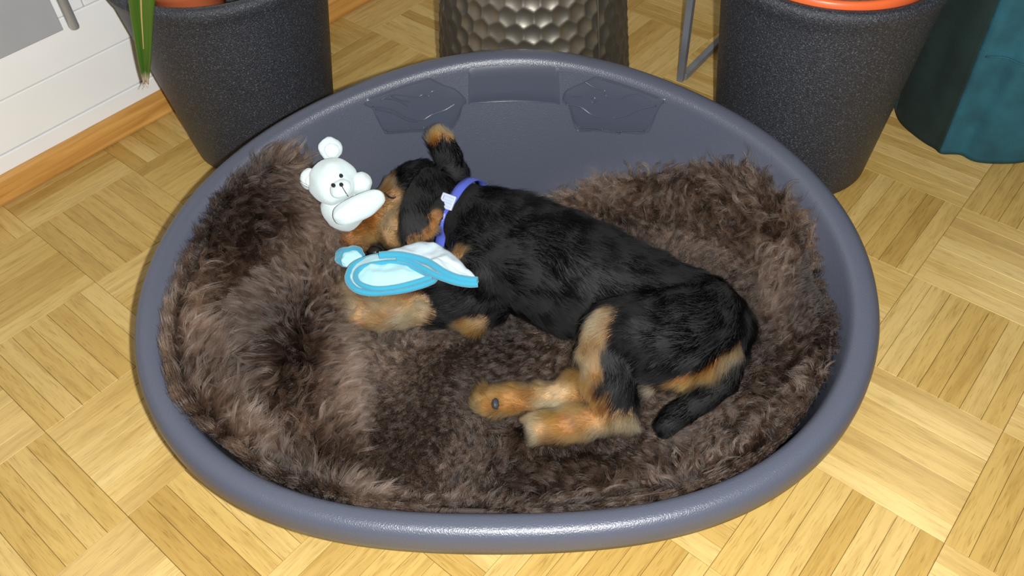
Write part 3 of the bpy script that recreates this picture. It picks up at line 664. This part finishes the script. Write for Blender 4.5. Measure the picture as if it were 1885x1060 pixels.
ad = (at(702, 362, .158) - at(622, 402, .150)).normalized(); as_ = ad.cross(view).normalized(); arot = Matrix((ad, as_, ad.cross(as_))).transposed()
lump('arm', at(660, 382, .170), (.0300, .0140, .0135), M_plush, bear, arot, 4, .10)
def on_bear(px, py, lift=.0006):
    d = ray(px, py).normalized(); best = None
    for o in bear.children_recursive:
        if o.type != 'MESH' or o.name.startswith(('eye', 'nose', 'mouth')): continue
        b = BVHTree.FromPolygons([v.co.copy() for v in o.data.vertices], [tuple(p.vertices) for p in o.data.polygons]); h_, nn, ix, ds = b.ray_cast(CAM, d)
        if h_ is not None and (best is None or ds < best[0]): best = (ds, h_, nn)
    return (best[1] + best[2] * lift, best[2]) if best else (CAM + d * .9, -d)
for nm, px, py, s in (('eye', 627.5, 324, (.0022, .0034, .0014)), ('eye', 614.5, 341.5, (.0022, .0034, .0014)), ('nose', 628.5, 340.5, (.0022, .0032, .0014))):
    p, nn = on_bear(px, py); lump(nm, p, s, M_stitch, head, frot, 3)
V, F = tube([on_bear(628.5 + (640.5 - 628.5) * u, 341 + 20 * u ** .9, .0004)[0] for u in np.linspace(0, 1, 9)], .0005, 6); pyobj('mouth', V, F, M_stitch, head)

# ------------------------------------------------------------------ blue comfort cloth
M_pale = plush_mat('pale_cyan_cloth', (.34, .60, .66)); M_satin = simple('white_satin', (.44, .53, .58), .5, 45, .5, .004, var=.12); M_turq = plush_mat('turquoise_terry', (.028, .28, .42))
Zc = lambda X, Y: (600 + .1887 * X, 430 + .1887 * Y)
cl = empty('comfort_cloth', at(760, 505, .125)); tag(cl, 'folded pale blue comfort cloth with turquoise piping on the puppy foreleg', 'cloth')
def pillow(name, outline, z, h, mat, parent, n=64, rows=9, wr=.0010):
    P = smooth_path([at(*Zc(*p[:2]), z + (p[2] if len(p) > 2 else 0)) for p in outline], n, True); c = sum(P, Vector()) / n; V = []
    rws = list(np.linspace(0, 1, rows))
    for sgn in (1, -1):
        for i, p in enumerate(P):
            for u in rws:
                q = c.lerp(p, u); hh = h * math.sqrt(max(0, 1 - u ** 2.6)) * (1 if sgn > 0 else .6); q = q + Vector((0, 0, sgn * hh)) + Vector((0, 0, wr * mnoise.noise(q * 120) + wr * 2 * mnoise.noise(q * 45)))
                V.append(q)
    F = []
    for s in (0, 1):
        b0 = s * n * rows
        for i in range(n):
            for j in range(rows - 1):
                a, b, c_, d = b0 + i * rows + j, b0 + ((i + 1) % n) * rows + j, b0 + ((i + 1) % n) * rows + j + 1, b0 + i * rows + j + 1
                F.append((a, b, c_, d) if s else (d, c_, b, a))
    o = pyobj(name, V, F, mat, parent)
    bm = bmesh.new(); bm.from_mesh(o.data); bmesh.ops.remove_doubles(bm, verts=bm.verts, dist=.0004); bmesh.ops.recalc_face_normals(bm, faces=bm.faces); bm.to_mesh(o.data); bm.free(); o.data.polygons.foreach_set('use_smooth', [True] * len(o.data.polygons))
    return o
lower = [(215, 410), (265, 315), (380, 255), (550, 215), (760, 215), (960, 270), (1060, 420), (1000, 480), (800, 540), (600, 570), (420, 578), (300, 548), (228, 480)]
pocket = pillow('pocket', lower, .134, .010, M_pale, cl, 64, 14, .0022)
def piping(pts, r, parent, z, closed=False, n=70):
    V, F = tube(smooth_path([at(*Zc(*p), z) for p in pts], n, closed), r, 8, closed); return pyobj('piping', V, F, M_turq, parent)
piping(lower, .0036, pocket, .136, True, 90)
piping([(1055, 425), (880, 345), (740, 285), (560, 285), (400, 315), (325, 350), (290, 410), (320, 480), (420, 525), (540, 538), (720, 515), (900, 468), (1030, 425)], .0030, pocket, .1425)
flap_o = [(560, 205), (660, 165), (820, 98), (950, 84), (1100, 125), (1250, 215), (1400, 345), (1478, 440, -.004), (1488, 480, -.006), (1440, 498, -.004), (1280, 470), (1080, 385), (900, 290), (740, 225)]
flap = pillow('flap', flap_o, .144, .006, M_satin, cl, 72, 14, .0024)
piping([(520, 212), (620, 205), (760, 212), (960, 262), (1060, 315), (1160, 380), (1280, 430), (1400, 452), (1480, 458)], .0040, flap, .150)
piping([(700, 240), (800, 265), (920, 325), (1050, 395), (1160, 438), (1280, 475), (1400, 492), (1482, 488)], .0036, flap, .1475)
knot = lump('corner_tuft', at(*Zc(235, 225), .112), (.0165, .0130, .0105), M_turq, cl, None, 4, .22)
kp = at(*Zc(250, 250), .122); lump('label_patch', kp, (.0120, .0095, .0035), M_pale, knot, Matrix.Rotation(.5, 3, 'X'), 4, .2)

# ------------------------------------------------------------------ brown sheepskin
ZT = [(-180, -.012, 1), (-165, -.004, 1), (-152, .004, 1), (-140, -.006, 1), (-128, -.009, 1), (-118, -.014, 1), (-90, -.022, 1), (-60, -.020, 1), (-45, -.010, 1), (-32, -.008, 1), (-15, -.018, 1), (-4, -.038, 1), (6, -.020, 1), (19, -.024, 1), (38, .134, 0), (58, .088, 0), (70, .068, 0), (80, .058, 0), (100, .050, 0), (120, .052, 0), (135, .075, 0), (141, .14, 0), (147, -.022, 1), (153, -.008, 1), (165, -.006, 1), (180, -.012, 1)]
def ztop(t):
    deg = (np.degrees(t) + 180) % 360 - 180
    a = np.array([q[0] for q in ZT], float); v = np.array([(float(ridge(math.radians(d))) + z) if rel else z for d, z, rel in ZT])
    return np.interp(deg, a, v)
def sstep(a, b, x): u = np.clip((x - a) / (b - a), 0, 1); return u * u * (3 - 2 * u)
def zfloor(x, y):
    xe = -.148 + (y - .447) * (-.072 / .308) + .008 * np.sin(y * 40)
    fold = sstep(-.006, .016, xe - x) * (.056 + .008 * np.sin(y * 23 + 1)) * sstep(.40, .46, y)
    right = .030 * sstep(.14, .27, x) + .012 * np.exp(-(((x - .22) / .05) ** 2 + ((y - .68) / .05) ** 2))
    return .036 + fold + right + .004 * np.sin(x * 31 + 2) * np.sin(y * 27) + .010 * sstep(.46, .38, y) * sstep(-.2, .1, x)
def skin_pos(t, s):
    zt = ztop(t); zc = np.minimum(zt, ridge(t) - WD); rmax = rout(t) - wall_inset(t, zc) - .012 + np.maximum(0, zt - zc) * .6; r = s * rmax
    x, y = BX + r * np.cos(t), BY + r * np.sin(t)
    zw = np.minimum(ridge(t) - WD - (rout(t) - r - .010 - WI) / WS, np.maximum(zt, ridge(t) - WD))
    zf_ = zfloor(x, y); k = .016; hmx = np.maximum(zf_, zw); dd = np.maximum(k - np.abs(zf_ - zw), 0) / k
    z = hmx + dd * dd * k * .25
    return np.stack([x, y, np.minimum(z, np.maximum(zt, zf_ * (1 - sstep(.8, 1, s)) + zt * sstep(.8, 1, s)))], -1)
rug = empty('sheepskin', (BX, BY, .014)); tag(rug, 'dark brown long-haired sheepskin lining the grey dog bed', 'sheepskin')
nT, nS = 180, 60; T = np.linspace(-np.pi, np.pi, nT, endpoint=False); S_ = np.linspace(.02, 1, nS)
TT, SS = np.meshgrid(T, S_, indexing='ij'); PV = skin_pos(TT.ravel(), SS.ravel())
M_hide = simple('brown_hide', (.035, .024, .019), .9, 300, .6)
hide = pyobj('hide', PV, [f[::-1] for f in grid_faces(nT, nS, True, False)] + [tuple(i * nS for i in range(nT))], M_hide, rug)
hide.data.update()
if sum(p.normal.z * p.area for p in hide.data.polygons) < 0: hide.data.flip_normals()
hide.modifiers.new('thick', 'SOLIDIFY').thickness = .003
def obst():
    Vv = [Vector(v) for v in bco]; Ff = [tuple(p.vertices) for p in body_me.polygons]
    for root in (bear, cl):
        for o in root.children_recursive:
            if o.type == 'MESH': b0 = len(Vv); Vv += [v.co.copy() for v in o.data.vertices]; Ff += [tuple(q + b0 for q in p.vertices) for p in o.data.polygons]
    return BVHTree.FromPolygons(Vv, Ff)
OB = obst()
def rug_fur():
    r = np.random.default_rng(9); nl = 17000; per = 17
    R, Nn = sample_mesh(hide.data, nl, r)
    ne = 1700; te = r.uniform(-np.pi, np.pi, ne); te = te[~((np.degrees(te) > 60) & (np.degrees(te) < 138))]; ne = len(te); RE = skin_pos(te, r.uniform(.985, 1.0, ne))
    R = np.concatenate([R, RE]); Nn = np.concatenate([Nn, unit(np.stack([np.cos(te) * .05, np.sin(te) * .05, np.ones(ne)], 1))]); nl = len(R)
    up = np.array([0, 0, 1.0])
    x, y = R[:, 0], R[:, 1]; rad_ = np.stack([x - BX, y - BY, 0 * x], 1); rad_ = unit(rad_)
    xe = -.148 + (y - .447) * (-.072 / .308); dl = xe - x
    flow = rad_ * .35 + nfield(R, 34, 41) * .55
    lw = sstep(-.012, .006, dl)[:, None]
    bl = sstep(.02, .10, dl + .012 * nfield(R, 30, 47, 1)[:, 0])[:, None]; side = np.array([[1.0, -.15, 0]]) * (1 - bl) + (rad_ * .9 + np.array([[-.3, 0, .0]])) * bl
    flow = flow * (1 - lw * .6) + side * lw * .62
    flow = flow + up * .25; flow = flow - Nn * np.sum(flow * Nn, 1, keepdims=True)
    D = unit(Nn * (.75 + .25 * r.random((nl, 1))) + flow * .85 + r.normal(size=(nl, 3)) * .16)
    L = r.uniform(.022, .036, nl) * (1 + .25 * nfield(R, 25, 42, 1)[:, 0]); L = np.clip(L, .014, .046)
    low_ = np.clip((R[:, 2] - .03) / .05, 0, 1) * sstep(-.02, .02, dl); L *= .68 + .42 * low_ + .42 * np.clip((R[:, 2] - .07) / .06, 0, 1) * (1 - low_)
    keep = np.ones(nl, bool)
    for i in range(nl):
        p = Vector(R[i] + Nn[i] * .001); h_, nn, ix, ds = OB.ray_cast(p, Vector((0, 0, 1)), .06)
        if h_ is not None and ds < .05:
            if ds < .010 or nn.z > 0: keep[i] = False; continue
            L[i] = min(L[i], ds * .8); D[i] = unit(D[i] * np.array([1, 1, .3]))
        h_, nn, ix, ds = OB.ray_cast(p, Vector(D[i]), float(L[i]) * 1.15)
        if h_ is not None: L[i] = max(.006, ds * .85)
    R, Nn, D, L = R[keep], Nn[keep], D[keep], L[keep]; nl = len(R)
    K = 8; S = np.linspace(0, 1, K)
    e1 = unit(np.cross(D, up + 1e-3)); e2 = np.cross(D, e1)
    ph = r.uniform(0, 6.28, nl); cz = sstep(.03, -.03, dl[keep]); turns = (r.uniform(.5, 1.4, nl) + cz * r.uniform(0, .8, nl)) * r.choice([-1, 1], nl); amp = r.uniform(.05, .16, nl) * L * (1 + .5 * cz)
    fdir = unit(flow[keep] + r.normal(size=(nl, 3)) * .3)
    ax = np.zeros((nl, K, 3))
    for k, s in enumerate(S):
        ang = ph + turns * 6.28 * s; cur = (amp * s)[:, None] * (e1 * np.cos(ang)[:, None] + e2 * np.sin(ang)[:, None])
        ax[:, k] = R + D * (L * s)[:, None] + fdir * (L * .38 * s * s)[:, None] - up * (L * .20 * s ** 3)[:, None] + cur
    dlk = dl[keep]; tone = np.clip(.42 + .30 * nfield(R, 30, 51, 1)[:, 0] + r.normal(size=nl) * .22 + .42 * np.exp(-((dlk - .015) / .024) ** 2) - .20 * sstep(.0, -.02, dlk) * sstep(-.30, -.1, dlk), 0, 1)
    n = nl * per; li = np.repeat(np.arange(nl), per)
    spread = r.normal(size=(n, 3)) * .0036; spread -= Nn[li] * np.sum(spread * Nn[li], 1, keepdims=True)
    tight = r.uniform(.04, .30, n)
    P = np.zeros((n, K, 3)); lj = r.uniform(.72, 1.06, n)
    jit = r.normal(size=(n, 3)) * .0011
    for k, s in enumerate(S):
        f = 1 - (1 - tight) * s ** .7
        # individual length: evaluate along the lock axis
        ss = np.minimum(s * lj, 1) * (K - 1); i0 = np.minimum(ss.astype(int), K - 2); u = (ss - i0)[:, None]
        P[:, k] = ax[li, i0] * (1 - u) + ax[li, i0 + 1] * u + spread * f[:, None] + jit * s
    # the wool lies against the bed wall and stays inside it, except where it spills over the rim beside the fold
    TT_ = np.arctan2(P[..., 1] - BY, P[..., 0] - BX); RR_ = np.hypot(P[..., 0] - BX, P[..., 1] - BY); ri = ridge(TT_); ro_ = rout(TT_); dg_ = np.degrees(TT_)
    spill = np.exp(-((dg_ + 151) / 7) ** 2) * .014 * r.uniform(.2, 1.0, n)[:, None]
    left = -np.clip((np.abs(dg_) - 135) / 15, 0, 1) * .003
    lim = ro_ - wall_inset(TT_, np.minimum(P[..., 2], ri - WD)) - .004 * r.uniform(.3, 2.5, n)[:, None] + np.where(P[..., 2] > ri - .012, spill + left, 0)
    fac = np.minimum(1, lim / np.maximum(RR_, 1e-6)); P[..., 0] = BX + (P[..., 0] - BX) * fac; P[..., 1] = BY + (P[..., 1] - BY) * fac
    front = np.exp(-((dg_ + 80) / 55) ** 4); zl = ri + .002 + .03 * (1 - front); near = RR_ > ro_ - .075
    P[..., 2] = np.where(near & (P[..., 2] > zl), zl + (P[..., 2] - zl) * .15, P[..., 2])
    over = (RR_ * fac > ro_ - WI - .002) & (RR_ > 0); P[..., 2] = np.where(over, np.maximum(P[..., 2], ri + .0015), P[..., 2])
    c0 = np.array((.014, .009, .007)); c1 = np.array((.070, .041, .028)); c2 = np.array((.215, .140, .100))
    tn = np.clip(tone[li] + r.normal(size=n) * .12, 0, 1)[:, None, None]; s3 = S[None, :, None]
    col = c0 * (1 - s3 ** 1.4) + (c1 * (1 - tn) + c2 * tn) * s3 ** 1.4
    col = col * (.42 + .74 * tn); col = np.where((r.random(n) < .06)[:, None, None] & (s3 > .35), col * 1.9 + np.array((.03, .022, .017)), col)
    rad = np.full((n, K), .00017) * np.array([1, 1, 1, .95, .85, .7, .5, .2])[None, :]
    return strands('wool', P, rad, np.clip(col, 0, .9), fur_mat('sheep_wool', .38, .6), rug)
rug_fur()
